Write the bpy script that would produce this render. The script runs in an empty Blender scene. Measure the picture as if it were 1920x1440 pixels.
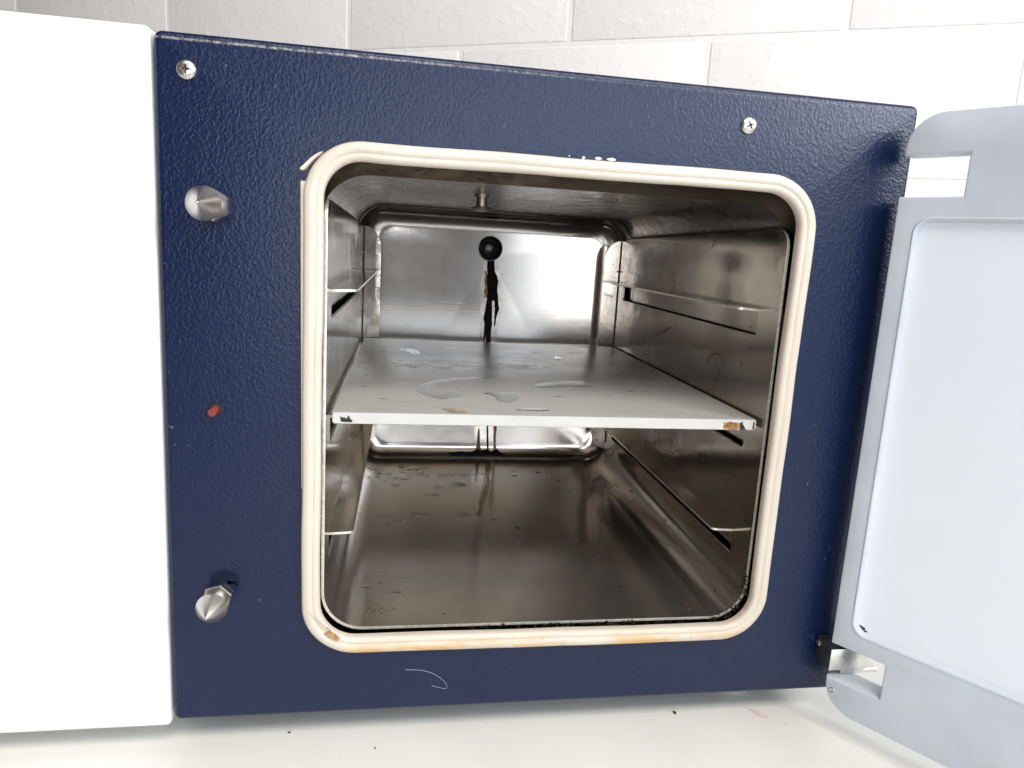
import bpy, bmesh, math, random
from mathutils import Vector, Matrix, Euler, noise

random.seed(7)
S = bpy.context.scene
C = S.collection
RAD = math.radians

# ------------------------------------------------------------------ camera
cd = bpy.data.cameras.new('camera')
cam = bpy.data.objects.new('camera', cd)
C.objects.link(cam)
cam.location = (-0.1027, -0.4281, 0.2571)
cam.rotation_euler = (1.3989, -0.0567, -0.1499)
cd.sensor_fit = 'HORIZONTAL'
cd.sensor_width = 36.0
cd.lens = 36.0 * 1266.36 / 1920.0
cd.shift_x = (960 - 956.33) / 1920.0
cd.shift_y = -(720 - 686.5) / 1920.0
cd.clip_start = 0.01
cd.clip_end = 50
S.camera = cam

# ------------------------------------------------------------------ light
w = bpy.data.worlds.new('World')
S.world = w
w.use_nodes = True
bgn = w.node_tree.nodes['Background']
bgn.inputs[0].default_value = (1.0, 0.93, 0.87, 1)
bgn.inputs[1].default_value = 0.14
S.view_settings.view_transform = 'Standard'
S.view_settings.look = 'None'
S.view_settings.exposure = 0.0
S.view_settings.gamma = 1.0


def area(name, loc, target, sx, sy, power, col):
    d = bpy.data.lights.new(name, 'AREA')
    d.shape = 'RECTANGLE'
    d.size = sx
    d.size_y = sy
    d.energy = power
    d.color = col
    o = bpy.data.objects.new(name, d)
    C.objects.link(o)
    o.location = loc
    o.rotation_euler = (Vector(target) - Vector(loc)).to_track_quat('-Z', 'Y').to_euler()
    return o


area('ceiling_lamp', (0.15, -1.05, 1.75), (0.0, 0.0, 0.0), 1.6, 0.7, 34, (1.0, 0.95, 0.88))
area('window_light', (0.88, -2.3, 0.18), (0.1, 0.0, 0.15), 0.90, 0.80, 7.0, (0.84, 0.92, 1.0))
area('side_window_light', (-0.40, -2.3, 0.26), (0.05, 0.3, 0.2), 0.34, 0.62, 9.0, (0.86, 0.93, 1.0))
area('upper_window_light', (0.42, -2.3, 0.98), (0.0, 0.0, 0.3), 1.35, 0.62, 18, (0.78, 0.88, 1.0))

area('right_fill_light', (1.05, -0.78, 0.80), (0.12, 0.0, 0.12), 0.7, 0.7, 4.2, (0.92, 0.96, 1.0)).data.spread = RAD(80)  # added fill lamp, beam narrowed to lift the right of the front

S.cycles.use_denoising = True
S.cycles.max_bounces = 14
S.cycles.glossy_bounces = 10
S.cycles.transmission_bounces = 8
S.cycles.caustics_reflective = True
S.cycles.sample_clamp_indirect = 4.0


# ------------------------------------------------------------------ materials
def nt(name):
    m = bpy.data.materials.new(name)
    m.use_nodes = True
    t = m.node_tree
    b = t.nodes['Principled BSDF']
    return m, t, b


def tex(t, scale, detail=3, stretch=(1, 1, 1), rough=0.5, kind='ShaderNodeTexNoise', off=(0, 0, 0)):
    co = t.nodes.new('ShaderNodeTexCoord')
    mp = t.nodes.new('ShaderNodeMapping')
    mp.inputs['Scale'].default_value = stretch
    mp.inputs['Location'].default_value = off
    t.links.new(co.outputs['Object'], mp.inputs[0])
    n = t.nodes.new(kind)
    n.inputs['Scale'].default_value = scale
    if kind == 'ShaderNodeTexNoise':
        n.inputs['Detail'].default_value = detail
        n.inputs['Roughness'].default_value = rough
    t.links.new(mp.outputs[0], n.inputs['Vector'])
    return n


def ramp(t, src, stops):
    r = t.nodes.new('ShaderNodeValToRGB')
    e = r.color_ramp.elements
    while len(e) < len(stops):
        e.new(0.5)
    for k, (p, c) in enumerate(stops):
        e[k].position = p
        e[k].color = (c, c, c, 1) if isinstance(c, (int, float)) else (*c, 1)
    t.links.new(src, r.inputs[0])
    return r.outputs[0]


def mix(t, fac, a, b):
    m = t.nodes.new('ShaderNodeMix')
    m.data_type = 'RGBA'
    for sock, v in ((m.inputs[0], fac), (m.inputs[6], a), (m.inputs[7], b)):
        if hasattr(v, 'is_output'):
            t.links.new(v, sock)
        elif isinstance(v, tuple):
            sock.default_value = (*v, 1)
        else:
            sock.default_value = v
    return m.outputs[2]


def math_(t, op, a, b=0.0, c=None):
    m = t.nodes.new('ShaderNodeMath')
    m.operation = op
    for k, v in enumerate((a, b) if c is None else (a, b, c)):
        if hasattr(v, 'is_output'):
            t.links.new(v, m.inputs[k])
        else:
            m.inputs[k].default_value = v
    return m.outputs[0]


def maprange(t, v, a, b, c, d):
    m = t.nodes.new('ShaderNodeMapRange')
    m.clamp = True
    t.links.new(v, m.inputs[0])
    for k, x in enumerate((a, b, c, d)):
        m.inputs[k + 1].default_value = x
    return m.outputs[0]


def bump(t, b, h, strength, dist, prev=None):
    n = t.nodes.new('ShaderNodeBump')
    n.inputs['Strength'].default_value = strength
    n.inputs['Distance'].default_value = dist
    t.links.new(h, n.inputs['Height'])
    if prev is not None:
        t.links.new(prev, n.inputs['Normal'])
    t.links.new(n.outputs[0], b.inputs['Normal'])
    return n.outputs[0]


def axis(t, k):
    co = t.nodes.new('ShaderNodeTexCoord')
    s = t.nodes.new('ShaderNodeSeparateXYZ')
    t.links.new(co.outputs['Object'], s.inputs[0])
    return s.outputs[k]


def steel(name, base=(0.60, 0.565, 0.53), r0=0.12, r1=0.26, grain=(1, 1, 1), grain_amt=0.15,
          dirt=0.3, speck=0.62, wave=0.0, offs=0, metal=1.0, dstretch=(1, 1, 1), stain=(0.22, 0.17, 0.12), soft=0.0, rear=False):
    m, t, b = nt(name)
    b.inputs['Metallic'].default_value = metal
    cloud = tex(t, 14, 5, stretch=dstretch, off=(offs, 0, offs))
    grit = tex(t, 60, 6, rough=0.7, off=(0, offs, 0))
    sp = tex(t, 190, 2, stretch=(0.35 * dstretch[0], 0.7, 1.0), off=(offs, offs, 0))
    brush = tex(t, 900, 2, stretch=grain)
    # water marks and residue, shapes of their own
    d1 = ramp(t, cloud.outputs[0], [(0.50 - soft, 0.0), (0.53 + soft * 0.3, 0.55), (0.66, 1.0)])
    d2 = math_(t, 'MULTIPLY', d1, ramp(t, grit.outputs[0], [(0.42, 0.0), (0.62, 1.0)]))
    d2 = math_(t, 'MULTIPLY', d2, dirt)
    if rear:      # the residue lies towards the rear left, where the drips collect
        d2 = math_(t, 'MULTIPLY', d2, math_(t, 'MULTIPLY', maprange(t, axis(t, 1), -0.10, 0.02, 0.12, 1.0), maprange(t, axis(t, 0), -0.02, 0.08, 1.0, 0.25)))
    col = mix(t, d2, base, stain)
    s2 = ramp(t, sp.outputs[0], [(speck + 0.06, 0.0), (speck + 0.1, 1.0)])
    s2 = math_(t, 'MULTIPLY', s2, math_(t, 'MULTIPLY', ramp(t, cloud.outputs[0], [(0.48, 0.0), (0.56, 1.0)]), 0.85))
    col = mix(t, s2, col, (0.05, 0.035, 0.025))
    t.links.new(col, b.inputs['Base Color'])
    r = maprange(t, grit.outputs[0], 0.3, 0.7, r0, r1)
    r = math_(t, 'ADD', r, math_(t, 'MULTIPLY', d2, 0.35))
    r = math_(t, 'ADD', r, math_(t, 'MULTIPLY', s2, 0.3))
    t.links.new(r, b.inputs['Roughness'])
    pr = None
    if wave:
        wv = tex(t, 16, 2, off=(offs, offs, offs))
        pr = bump(t, b, wv.outputs[0], 1.0, wave)
    bump(t, b, brush.outputs[0], grain_amt, 0.0002, pr)
    return m


def plain(name, col, rough, metal=0.0, spec=0.5, nscale=None, namp=0.1, bscale=None, bd=0.0):
    m, t, b = nt(name)
    b.inputs['Roughness'].default_value = rough
    b.inputs['Metallic'].default_value = metal
    b.inputs['Specular IOR Level'].default_value = spec
    b.inputs['Base Color'].default_value = (*col, 1)
    if nscale:
        n = tex(t, nscale, 4)
        c = mix(t, ramp(t, n.outputs[0], [(0.3, 0.0), (0.7, 1.0)]), tuple(x * (1 - namp) for x in col), tuple(min(1, x * (1 + namp)) for x in col))
        t.links.new(c, b.inputs['Base Color'])
    if bscale:
        n = tex(t, bscale, 3)
        bump(t, b, n.outputs[0], 1.0, bd)
    return m


def navy_paint():
    m, t, b = nt('navy_textured_paint')
    base = (0.0014, 0.0088, 0.042)
    peb = tex(t, 600, 1.5, stretch=(1.0, 1.0, 0.85))
    fine = tex(t, 900, 2)
    h = math_(t, 'ADD', ramp(t, peb.outputs[0], [(0.38, 0.0), (0.66, 1.0)]), math_(t, 'MULTIPLY', fine.outputs[0], 0.15))
    bump(t, b, h, 0.75, 0.00016)
    # dust and scuffs in patches
    patch = tex(t, 9, 3, off=(2, 0, 1))
    fl = tex(t, 420, 1, stretch=(1, 1, 0.6), off=(0.3, 0, 0.1))
    f = math_(t, 'MULTIPLY', ramp(t, fl.outputs[0], [(0.75, 0.0), (0.80, 0.4)]), ramp(t, patch.outputs[0], [(0.5, 0.0), (0.62, 1.0)]))
    col = mix(t, f, base, (0.30, 0.32, 0.38))
    # worn coating along the folded top edge
    z = axis(t, 2)
    band = math_(t, 'MULTIPLY', maprange(t, z, 0.4416, 0.4423, 0, 1), maprange(t, z, 0.4435, 0.4428, 0, 1))
    wn = tex(t, 420, 4, rough=0.7)
    xx = axis(t, 0)
    wear = math_(t, 'MULTIPLY', band, ramp(t, wn.outputs[0], [(0.36, 0.0), (0.66, 1.0)]))
    wear = math_(t, 'MULTIPLY', wear, maprange(t, xx, -0.14, 0.03, 0.62, 0.10))
    col = mix(t, wear, col, (0.62, 0.58, 0.54))
    t.links.new(col, b.inputs['Base Color'])
    b.inputs['Roughness'].default_value = 0.33
    b.inputs['Specular IOR Level'].default_value = 0.40
    return m


def gasket_rubber():
    m, t, b = nt('cream_silicone')
    base = (0.62, 0.55, 0.47)
    cl = tex(t, 22, 4)
    col = mix(t, ramp(t, cl.outputs[0], [(0.35, 0.0), (0.7, 1.0)]), base, (0.595, 0.515, 0.425))
    z = axis(t, 2)
    x = axis(t, 0)
    # amber residue that dried on the lower run and the lower right corner
    low = maprange(t, z, 0.0775, 0.0705, 0, 1)
    rt = math_(t, 'MULTIPLY', maprange(t, x, 0.135, 0.150, 0, 1), maprange(t, z, 0.15, 0.075, 0, 0.8))
    msk = math_(t, 'MAXIMUM', low, rt)
    st = tex(t, 75, 5, stretch=(0.35, 1, 1.6), rough=0.75)
    st2 = tex(t, 75, 5, stretch=(1.6, 1, 0.35), rough=0.75)
    amb = math_(t, 'MAXIMUM', math_(t, 'MULTIPLY', low, ramp(t, st.outputs[0], [(0.42, 0.0), (0.60, 0.9)])),
                math_(t, 'MULTIPLY', rt, ramp(t, st2.outputs[0], [(0.50, 0.0), (0.68, 0.7)])))
    col = mix(t, amb, col, (0.60, 0.34, 0.11))
    sp = tex(t, 260, 3, off=(1, 2, 3))
    ds = math_(t, 'MULTIPLY', ramp(t, sp.outputs[0], [(0.68, 0.0), (0.73, 0.9)]), math_(t, 'ADD', math_(t, 'MULTIPLY', msk, 0.8), 0.12))
    col = mix(t, ds, col, (0.10, 0.06, 0.035))
    t.links.new(col, b.inputs['Base Color'])
    b.inputs['Roughness'].default_value = 0.42
    b.inputs['Subsurface Weight'].default_value = 0.08
    b.inputs['Subsurface Radius'].default_value = (0.004, 0.003, 0.002)
    n = tex(t, 120, 3)
    bump(t, b, n.outputs[0], 0.5, 0.0003)
    return m


def wall_paint():
    m, t, b = nt('white_block_paint')
    b.inputs['Base Color'].default_value = (0.87, 0.84, 0.825, 1)
    b.inputs['Roughness'].default_value = 0.45
    n1 = tex(t, 55, 6, rough=0.6)
    n2 = tex(t, 14, 3)
    h = math_(t, 'ADD', ramp(t, n1.outputs[0], [(0.50, 0.0), (0.85, 1.0)]), math_(t, 'MULTIPLY', n2.outputs[0], 1.2))
    bump(t, b, h, 0.45, 0.0022)
    return m


def counter_mat():
    m, t, b = nt('white_laminate')
    n = tex(t, 9, 5, off=(3, 1, 0))
    col = mix(t, ramp(t, n.outputs[0], [(0.42, 0.0), (0.7, 1.0)]), (0.80, 0.785, 0.74), (0.75, 0.735, 0.685))
    sp = tex(t, 330, 2)
    col = mix(t, ramp(t, sp.outputs[0], [(0.745, 0.0), (0.79, 0.5)]), col, (0.25, 0.2, 0.16))
    t.links.new(col, b.inputs['Base Color'])
    b.inputs['Roughness'].default_value = 0.28
    return m


def water_mat():
    m, t, b = nt('water')
    b.inputs['Base Color'].default_value = (1, 1, 1, 1)
    b.inputs['Transmission Weight'].default_value = 1.0
    b.inputs['Roughness'].default_value = 0.22
    b.inputs['IOR'].default_value = 1.2
    b.inputs['Specular IOR Level'].default_value = 0.2
    return m


NAVY = navy_paint()
NAVY_D = plain('dark_navy_casing', (0.006, 0.012, 0.035), 0.4, spec=0.4)
PALE = plain('pale_grey_paint', (0.78, 0.785, 0.80), 0.42, nscale=12, namp=0.03, bscale=420, bd=0.00008)
DOORP = plain('grey_blue_door_paint', (0.56, 0.60, 0.67), 0.40, nscale=25, namp=0.06, bscale=300, bd=0.0001)
DOORIN = plain('door_inner_panel', (0.78, 0.81, 0.87), 0.22, nscale=6, namp=0.02)
RIM = steel('scorched_rim_steel', base=(0.075, 0.058, 0.047), r0=0.3, r1=0.5, dirt=0.8, speck=0.6, offs=6)
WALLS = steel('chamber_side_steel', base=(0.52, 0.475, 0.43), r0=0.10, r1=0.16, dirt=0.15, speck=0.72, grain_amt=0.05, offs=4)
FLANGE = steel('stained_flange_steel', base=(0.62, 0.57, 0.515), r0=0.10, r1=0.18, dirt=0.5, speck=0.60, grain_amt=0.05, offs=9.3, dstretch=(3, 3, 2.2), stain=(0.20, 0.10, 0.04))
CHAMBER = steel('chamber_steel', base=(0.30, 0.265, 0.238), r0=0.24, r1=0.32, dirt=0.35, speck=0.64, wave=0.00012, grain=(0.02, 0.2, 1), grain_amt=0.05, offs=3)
BACK = steel('pressed_back_steel', base=(0.51, 0.475, 0.445), r0=0.145, r1=0.155, dirt=0.03, speck=0.76, wave=0.00004, grain=(0.03, 1, 1), offs=5)
PLATE = steel('polished_plate_steel', base=(0.51, 0.465, 0.415), r0=0.09, r1=0.16, dirt=0.4, speck=0.63, soft=0.04, stain=(0.24, 0.17, 0.11), grain=(1, 1, 0.05), grain_amt=0.06, offs=8, wave=0.0001)
FLOOR = steel('brushed_floor_steel', base=(0.53, 0.49, 0.44), r0=0.12, r1=0.17, dirt=0.6, speck=0.62, metal=0.92, rear=True, dstretch=(0.7, 1.7, 1), stain=(0.17, 0.115, 0.07), soft=0.07, grain=(0.02, 1, 1), grain_amt=0.15, offs=1.3, wave=0.0001)
SHELF = steel('satin_shelf_steel', base=(0.57, 0.555, 0.525), r0=0.28, r1=0.36, dirt=0.22, speck=0.64, grain=(0.015, 1, 1), grain_amt=0.2, offs=2.2, metal=0.35, dstretch=(0.7, 1.4, 1))
UNDER = steel('tarnished_underside', base=(0.50, 0.45, 0.40), r0=0.25, r1=0.35, dirt=0.5)
EDGE = plain('cut_steel_edge', (0.74, 0.70, 0.62), 0.34, metal=0.7, nscale=300, namp=0.2)
LIP = plain('bright_shelf_lip', (0.55, 0.535, 0.505), 0.42, metal=0.2, nscale=90, namp=0.05)
STUD = plain('turned_steel', (0.66, 0.62, 0.58), 0.28, metal=1.0)
HINGE = steel('hinge_steel', base=(0.72, 0.70, 0.66), r0=0.22, r1=0.34, grain=(1, 1, 0.02), grain_amt=0.12, dirt=0.2)
GASK = gasket_rubber()
DARK = plain('dark_port', (0.085, 0.087, 0.092), 0.30, metal=1.0, nscale=120, namp=0.5)
RECESS = plain('recess_black', (0.012, 0.01, 0.009), 0.6)
TAR = plain('dried_black_stain', (0.006, 0.005, 0.006), 0.8, spec=0.15, nscale=200, namp=0.6)
BROWN = plain('brown_stain', (0.10, 0.045, 0.018), 0.5, nscale=200, namp=0.5)
RUSTM = plain('rust_stain', (0.36, 0.17, 0.055), 0.6, nscale=300, namp=0.7)
TAN = plain('tan_residue', (0.34, 0.27, 0.19), 0.45, nscale=150, namp=0.4)
GRIME = plain('black_grime', (0.02, 0.015, 0.011), 0.8, spec=0.2, nscale=400, namp=0.7)
RED = plain('red_plastic', (0.20, 0.032, 0.03), 0.45, nscale=500, namp=0.25)
SLOT = plain('shaded_slot', (0.10, 0.08, 0.065), 0.5, metal=0.8)
STAINM = plain('brown_film', (0.22, 0.15, 0.095), 0.30, metal=0.9, nscale=90, namp=0.5)
MARKM = plain('dull_film', (0.34, 0.29, 0.235), 0.34, metal=0.95, nscale=60, namp=0.25)
SPOTM = plain('scorch', (0.11, 0.09, 0.075), 0.5, nscale=200, namp=0.3)
DARK_REFL = plain('dark_reflection_steel', (0.06, 0.062, 0.068), 0.45, metal=0.5, nscale=220, namp=0.3)
HALOM = plain('tan_film_on_steel', (0.475, 0.435, 0.395), 0.18, metal=1.0, nscale=120, namp=0.18)
AMBER = plain('amber_residue', (0.42, 0.24, 0.10), 0.5, nscale=300, namp=0.5)
WALL = wall_paint()
COUNTER = counter_mat()
WATER = water_mat()
FOOT = plain('grey_rubber', (0.33, 0.31, 0.28), 0.5, nscale=120, namp=0.2)
CHIPM = plain('bare_chip', (0.78, 0.77, 0.78), 0.3, nscale=500, namp=0.2)
HAIRM = plain('pale_fibre', (0.42, 0.45, 0.46), 0.4)
TEAL = plain('teal_flake', (0.02, 0.16, 0.16), 0.5)
PINK = plain('pink_mark', (0.76, 0.62, 0.575), 0.4, nscale=120, namp=0.12)
CRUMB = plain('dark_crumb', (0.05, 0.04, 0.035), 0.7)
SMEARM = plain('dark_grease', (0.004, 0.008, 0.026), 0.5, spec=0.2)


# ------------------------------------------------------------------ helpers
def root(name, label, cat, loc=(0, 0, 0), group=None):
    o = bpy.data.objects.new(name, None)
    C.objects.link(o)
    o.location = loc
    o.empty_display_size = 0.02
    o['label'] = label
    o['category'] = cat
    if group:
        o['group'] = group
    return o


def wloc(o):
    v = Vector((0, 0, 0))
    while o is not None:
        v = v + Vector(o.location)
        o = o.parent
    return v


def obj(name, bm, mats, parent=None, smooth=35, origin=None):
    """bm is in world coordinates; the mesh is stored relative to its origin."""
    base = wloc(parent) if parent else Vector((0, 0, 0))
    own = Vector(origin) if origin is not None else base
    bmesh.ops.translate(bm, verts=bm.verts, vec=-own)
    bmesh.ops.recalc_face_normals(bm, faces=bm.faces)
    me = bpy.data.meshes.new(name)
    bm.to_mesh(me)
    bm.free()
    for m in (mats if isinstance(mats, (list, tuple)) else [mats]):
        me.materials.append(m)
    if smooth:
        for p in me.polygons:
            p.use_smooth = True
        me.set_sharp_from_angle(angle=RAD(smooth))
    o = bpy.data.objects.new(name, me)
    C.objects.link(o)
    o.location = own - base
    if parent:
        o.parent = parent
    return o


def tagt(o, label, cat, group=None):
    o['label'] = label
    o['category'] = cat
    if group:
        o['group'] = group
    return o


def rrect(hw, hh, r, n=10, cx=0.0, cz=0.0):
    """rounded rectangle, list of (x, z)."""
    r = max(1e-5, min(r, hw, hh))
    P = []
    for q, (sx, sz) in enumerate(((1, 1), (-1, 1), (-1, -1), (1, -1))):
        for k in range(n + 1):
            a = math.pi / 2 * (q + k / n)
            P.append((cx + sx * (hw - r) + r * math.cos(a), cz + sz * (hh - r) + r * math.sin(a)))
    return P


def rr2(x0, x1, z0, z1, r, n=10):
    return rrect((x1 - x0) / 2, (z1 - z0) / 2, r, n, (x0 + x1) / 2, (z0 + z1) / 2)


def loop(bm, pts):
    return [bm.verts.new(p) for p in pts]


def bridge(bm, a, b, mi=0):
    n = len(a)
    for i in range(n):
        f = bm.faces.new((a[i], a[(i + 1) % n], b[(i + 1) % n], b[i]))
        f.material_index = mi


def fill(bm, loops, mi=0):
    """planar fill between closed vertex loops (the first is the outer one)."""
    ed = []
    for L in loops:
        for i in range(len(L)):
            a, b = L[i], L[(i + 1) % len(L)]
            e = bm.edges.get((a, b)) or bm.edges.new((a, b))
            ed.append(e)
    r = bmesh.ops.triangle_fill(bm, use_beauty=True, use_dissolve=False, edges=ed)
    for g in r['geom']:
        if isinstance(g, bmesh.types.BMFace):
            g.material_index = mi


def box(bm, x0, x1, y0, y1, z0, z1, bev=0.0, seg=2, mi=0):
    r = bmesh.ops.create_cube(bm, size=1.0)
    for v in r['verts']:
        v.co = Vector(((x0 + x1) / 2 + v.co.x * (x1 - x0), (y0 + y1) / 2 + v.co.y * (y1 - y0), (z0 + z1) / 2 + v.co.z * (z1 - z0)))
    fs = set(f for v in r['verts'] for f in v.link_faces)
    if bev:
        es = set(e for v in r['verts'] for e in v.link_edges)
        rr = bmesh.ops.bevel(bm, geom=list(es), offset=bev, segments=seg, profile=0.5, affect='EDGES')
        fs = set(rr['faces']) | set(f for f in fs if f.is_valid)
    for f in fs:
        if f.is_valid:
            f.material_index = mi
    return bm


def lathe(bm, axis_o, ax, prof, n=32, cap=True, mi=0, up=None):
    """prof: list of (radius, height along ax)."""
    ax = Vector(ax).normalized()
    u = Vector(up) if up else ax.orthogonal().normalized()
    v = ax.cross(u)
    O = Vector(axis_o)
    Ls = []
    for r, h in prof:
        if r < 1e-7:
            Ls.append([bm.verts.new(O + ax * h)])
        else:
            Ls.append([bm.verts.new(O + ax * h + (u * math.cos(2 * math.pi * k / n) + v * math.sin(2 * math.pi * k / n)) * r) for k in range(n)])
    for A, B in zip(Ls, Ls[1:]):
        if len(A) == 1 and len(B) == 1:
            continue
        for k in range(n):
            if len(A) == 1:
                f = bm.faces.new((A[0], B[(k + 1) % n], B[k]))
            elif len(B) == 1:
                f = bm.faces.new((A[k], A[(k + 1) % n], B[0]))
            else:
                f = bm.faces.new((A[k], A[(k + 1) % n], B[(k + 1) % n], B[k]))
            f.material_index = mi
    if cap:
        for L in (Ls[0], Ls[-1]):
            if len(L) > 2:
                bm.faces.new(L).material_index = mi
    return bm


def slab_poly(pts3, nrm, h, inset=0.0, rough=0.0):
    """thin raised patch: outline (3D, planar) lifted by h along nrm with a sloped rim."""
    bm = bmesh.new()
    nrm = Vector(nrm)
    vs = [bm.verts.new(Vector(p)) for p in pts3]
    es = [bm.edges.new((vs[i], vs[(i + 1) % len(vs)])) for i in range(len(vs))]
    r = bmesh.ops.triangle_fill(bm, use_beauty=True, edges=es)
    fs = [g for g in r['geom'] if isinstance(g, bmesh.types.BMFace)]
    bmesh.ops.recalc_face_normals(bm, faces=fs)
    if fs and fs[0].normal.dot(nrm) < 0:
        bmesh.ops.reverse_faces(bm, faces=fs)
    if inset:
        bmesh.ops.inset_region(bm, faces=fs, thickness=inset, depth=0.0, use_boundary=True, use_even_offset=True)
        for v in set(v for f in fs if f.is_valid for v in f.verts):
            v.co += nrm * h
    else:
        r = bmesh.ops.extrude_face_region(bm, geom=fs)
        for g in r['geom']:
            if isinstance(g, bmesh.types.BMVert):
                g.co += nrm * h
    return bm


def ragged(P, amp, sub=4, seed=0):
    """subdivide a 2D outline and roughen it."""
    rnd = random.Random(seed)
    Q = []
    for i in range(len(P)):
        a, b = P[i], P[(i + 1) % len(P)]
        for k in range(sub):
            f = k / sub
            Q.append((a[0] + (b[0] - a[0]) * f + rnd.uniform(-amp, amp), a[1] + (b[1] - a[1]) * f + rnd.uniform(-amp, amp)))
    return Q


def chaikin(P, it=2):
    for _ in range(it):
        Q = []
        for i in range(len(P)):
            a, b = P[i], P[(i + 1) % len(P)]
            Q += [(a[0] * .75 + b[0] * .25, a[1] * .75 + b[1] * .25), (a[0] * .25 + b[0] * .75, a[1] * .25 + b[1] * .75)]
        P = Q
    return P


def tube(bm, pts, r, n=6):
    prev = None
    for i, p in enumerate(pts):
        p = Vector(p)
        d = (Vector(pts[min(i + 1, len(pts) - 1)]) - Vector(pts[max(i - 1, 0)])).normalized()
        u = d.orthogonal().normalized() if prev is None else (prev[1] - d * prev[1].dot(d)).normalized()
        v = d.cross(u)
        L = [bm.verts.new(p + (u * math.cos(6.2832 * k / n) + v * math.sin(6.2832 * k / n)) * r) for k in range(n)]
        if prev:
            bridge(bm, prev[0], L)
        else:
            bm.faces.new(L)
        prev = (L, u)
    bm.faces.new(prev[0])


# ------------------------------------------------------------------ setting: wall and countertop
WD = Vector((0.8892, -0.4574, 0)).normalized()      # along the wall, towards the right
WN = Vector((-0.4574, -0.8892, 0)).normalized()     # out of the wall, towards the oven
W0 = Vector((0.0, 0.763, 0.0))


def wpt(s, d, z):
    p = W0 + WD * s + WN * d
    return (p.x, p.y, z)


wall = root('block_wall', 'white painted concrete block wall behind the navy oven', 'wall', wpt(0, 0, 0))
bm = bmesh.new()
cs = [(s, d, z) for s in (-2.2, 1.7) for d in (-0.12, -0.0013) for z in (-0.08, 1.38)]
vv = [bm.verts.new(wpt(*c)) for c in cs]
for q in ((0, 1, 3, 2), (4, 6, 7, 5), (0, 4, 5, 1), (2, 3, 7, 6), (0, 2, 6, 4), (1, 5, 7, 3)):
    bm.faces.new([vv[k] for k in q])
obj('mortar', bm, WALL, wall, smooth=0)


def block_bm(s0, s1, z0, z1):
    bm = bmesh.new()
    box(bm, s0, s1, -0.06, 0.0, z0, z1, 0.0036, 4)
    for v in bm.verts:
        x, y, z = v.co
        v.co = Vector(wpt(x, y, z))
    return bm


# joint positions read off the photograph: course line at z = .582, head joints
SJ = -0.026                     # head joint of the lower course near the middle
for row in range(2, 6):
    z0 = 0.582 + (row - 3) * 0.2 - 0.0
    off = SJ if row % 2 == 0 else SJ + 0.185
    for k in range(-5, 4):
        s0 = off + k * 0.4
        if row in (2, 3) or -1.6 < s0 < 1.0:
            obj('concrete_block', block_bm(s0 + 0.0028, s0 + 0.3972, z0 + 0.0028, z0 + 0.1972), WALL, wall)

ZT = -0.081
bm = bmesh.new()
rear = [wpt(-2.1, 0.004, 0), wpt(1.5, 0.004, 0)]
out = [(rear[0][0], rear[0][1]), (-1.9, -1.0), (1.36, -1.0), (rear[1][0], rear[1][1])]
lo = loop(bm, [(x, y, ZT - 0.035) for x, y in out])
hi = loop(bm, [(x, y, ZT) for x, y in out])
bridge(bm, lo, hi)
bm.faces.new(lo)
bm.faces.new(hi)
ct = obj('countertop', bm, COUNTER, smooth=0, origin=(0, -0.2, ZT))
tagt(ct, 'off white laminate countertop under the navy oven', 'countertop')

# ------------------------------------------------------------------ the oven
YP = -0.004
oven = root('lab_oven', 'navy blue benchtop oven with open steel chamber and cream door seal', 'oven', (0.0, 0.2, ZT))
NC = 14

# front panel: flat face with the chamber opening, rounded folded edges
bm = bmesh.new()
X0, X1, Z0, Z1 = -0.2447, 0.2300, -0.0614, 0.3655


def edge_loop(inset, y, r):
    return loop(bm, [(x, y, z) for x, z in rr2(X0 + inset, X1 - inset, Z0 + inset, Z1 - inset, r, 6)])


R = 0.0034
L0 = edge_loop(R, YP, 0.0015)
Ls = [L0]
for k in range(1, 6):
    a = math.pi / 2 * k / 5
    Ls.append(edge_loop(R * (1 - math.sin(a)), YP + R * (1 - math.cos(a)), 0.0015 + R * math.sin(a)))
Ls.append(edge_loop(0, YP + 0.016, 0.005))
for a, b in zip(Ls, Ls[1:]):
    bridge(bm, a, b)
H0 = loop(bm, [(x, YP, z) for x, z in rr2(-0.1550, 0.1550, -0.0055, 0.3046, 0.030, NC)])
H1 = loop(bm, [(x, YP + 0.002, z) for x, z in rr2(-0.1550, 0.1550, -0.0055, 0.3046, 0.030, NC)])
bridge(bm, H0, H1)
fill(bm, [L0, H0])
obj('front_panel', bm, NAVY, oven, smooth=40)

# casing behind the panel, a touch higher, dark gap between
bm = bmesh.new()
prof = [(0.0, -0.0585, 0.0035), (0.003, -0.0585, 0.0)]
A = None
for (y, ins) in ((0.0135, 0.004), (0.0135, 0.0009), (0.0147, 0.0), (0.48, 0.0), (0.485, 0.004)):
    Lp = loop(bm, [(x, y, z) for x, z in rr2(X0 + ins, X1 - ins, -0.058 + ins, 0.3685 - ins, 0.006, 5)])
    if A:
        bridge(bm, A, Lp)
    A = Lp
bm.faces.new(A)
obj('casing', bm, NAVY_D, oven)

# pale housing on the left of the navy front
bm = bmesh.new()
box(bm, -0.470, -0.2462, -0.0052, 0.485, -0.0645, 0.3672, 0.0032, 3)
o = obj('side_housing', bm, PALE, oven)
o['label'] = 'pale grey housing at the left end of the navy front'

# feet
for fx in (0.1652, -0.436):
    for fy in (0.036, 0.44):
        bm = bmesh.new()
        lathe(bm, (fx, fy, ZT), (0, 0, 1), [(0.0, 0.0), (0.0165, 0.0), (0.018, 0.0015), (0.0175, 0.004), (0.012, 0.0065), (0.010, 0.0222), (0, 0.0222)], 32)
        obj('foot', bm, FOOT, oven)

# ---- chamber shell
cx0, cx1, cz0, cz1, cr = -0.1560, 0.1560, -0.0060, 0.2972, 0.030
DB, RF = 0.382, 0.022


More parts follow.
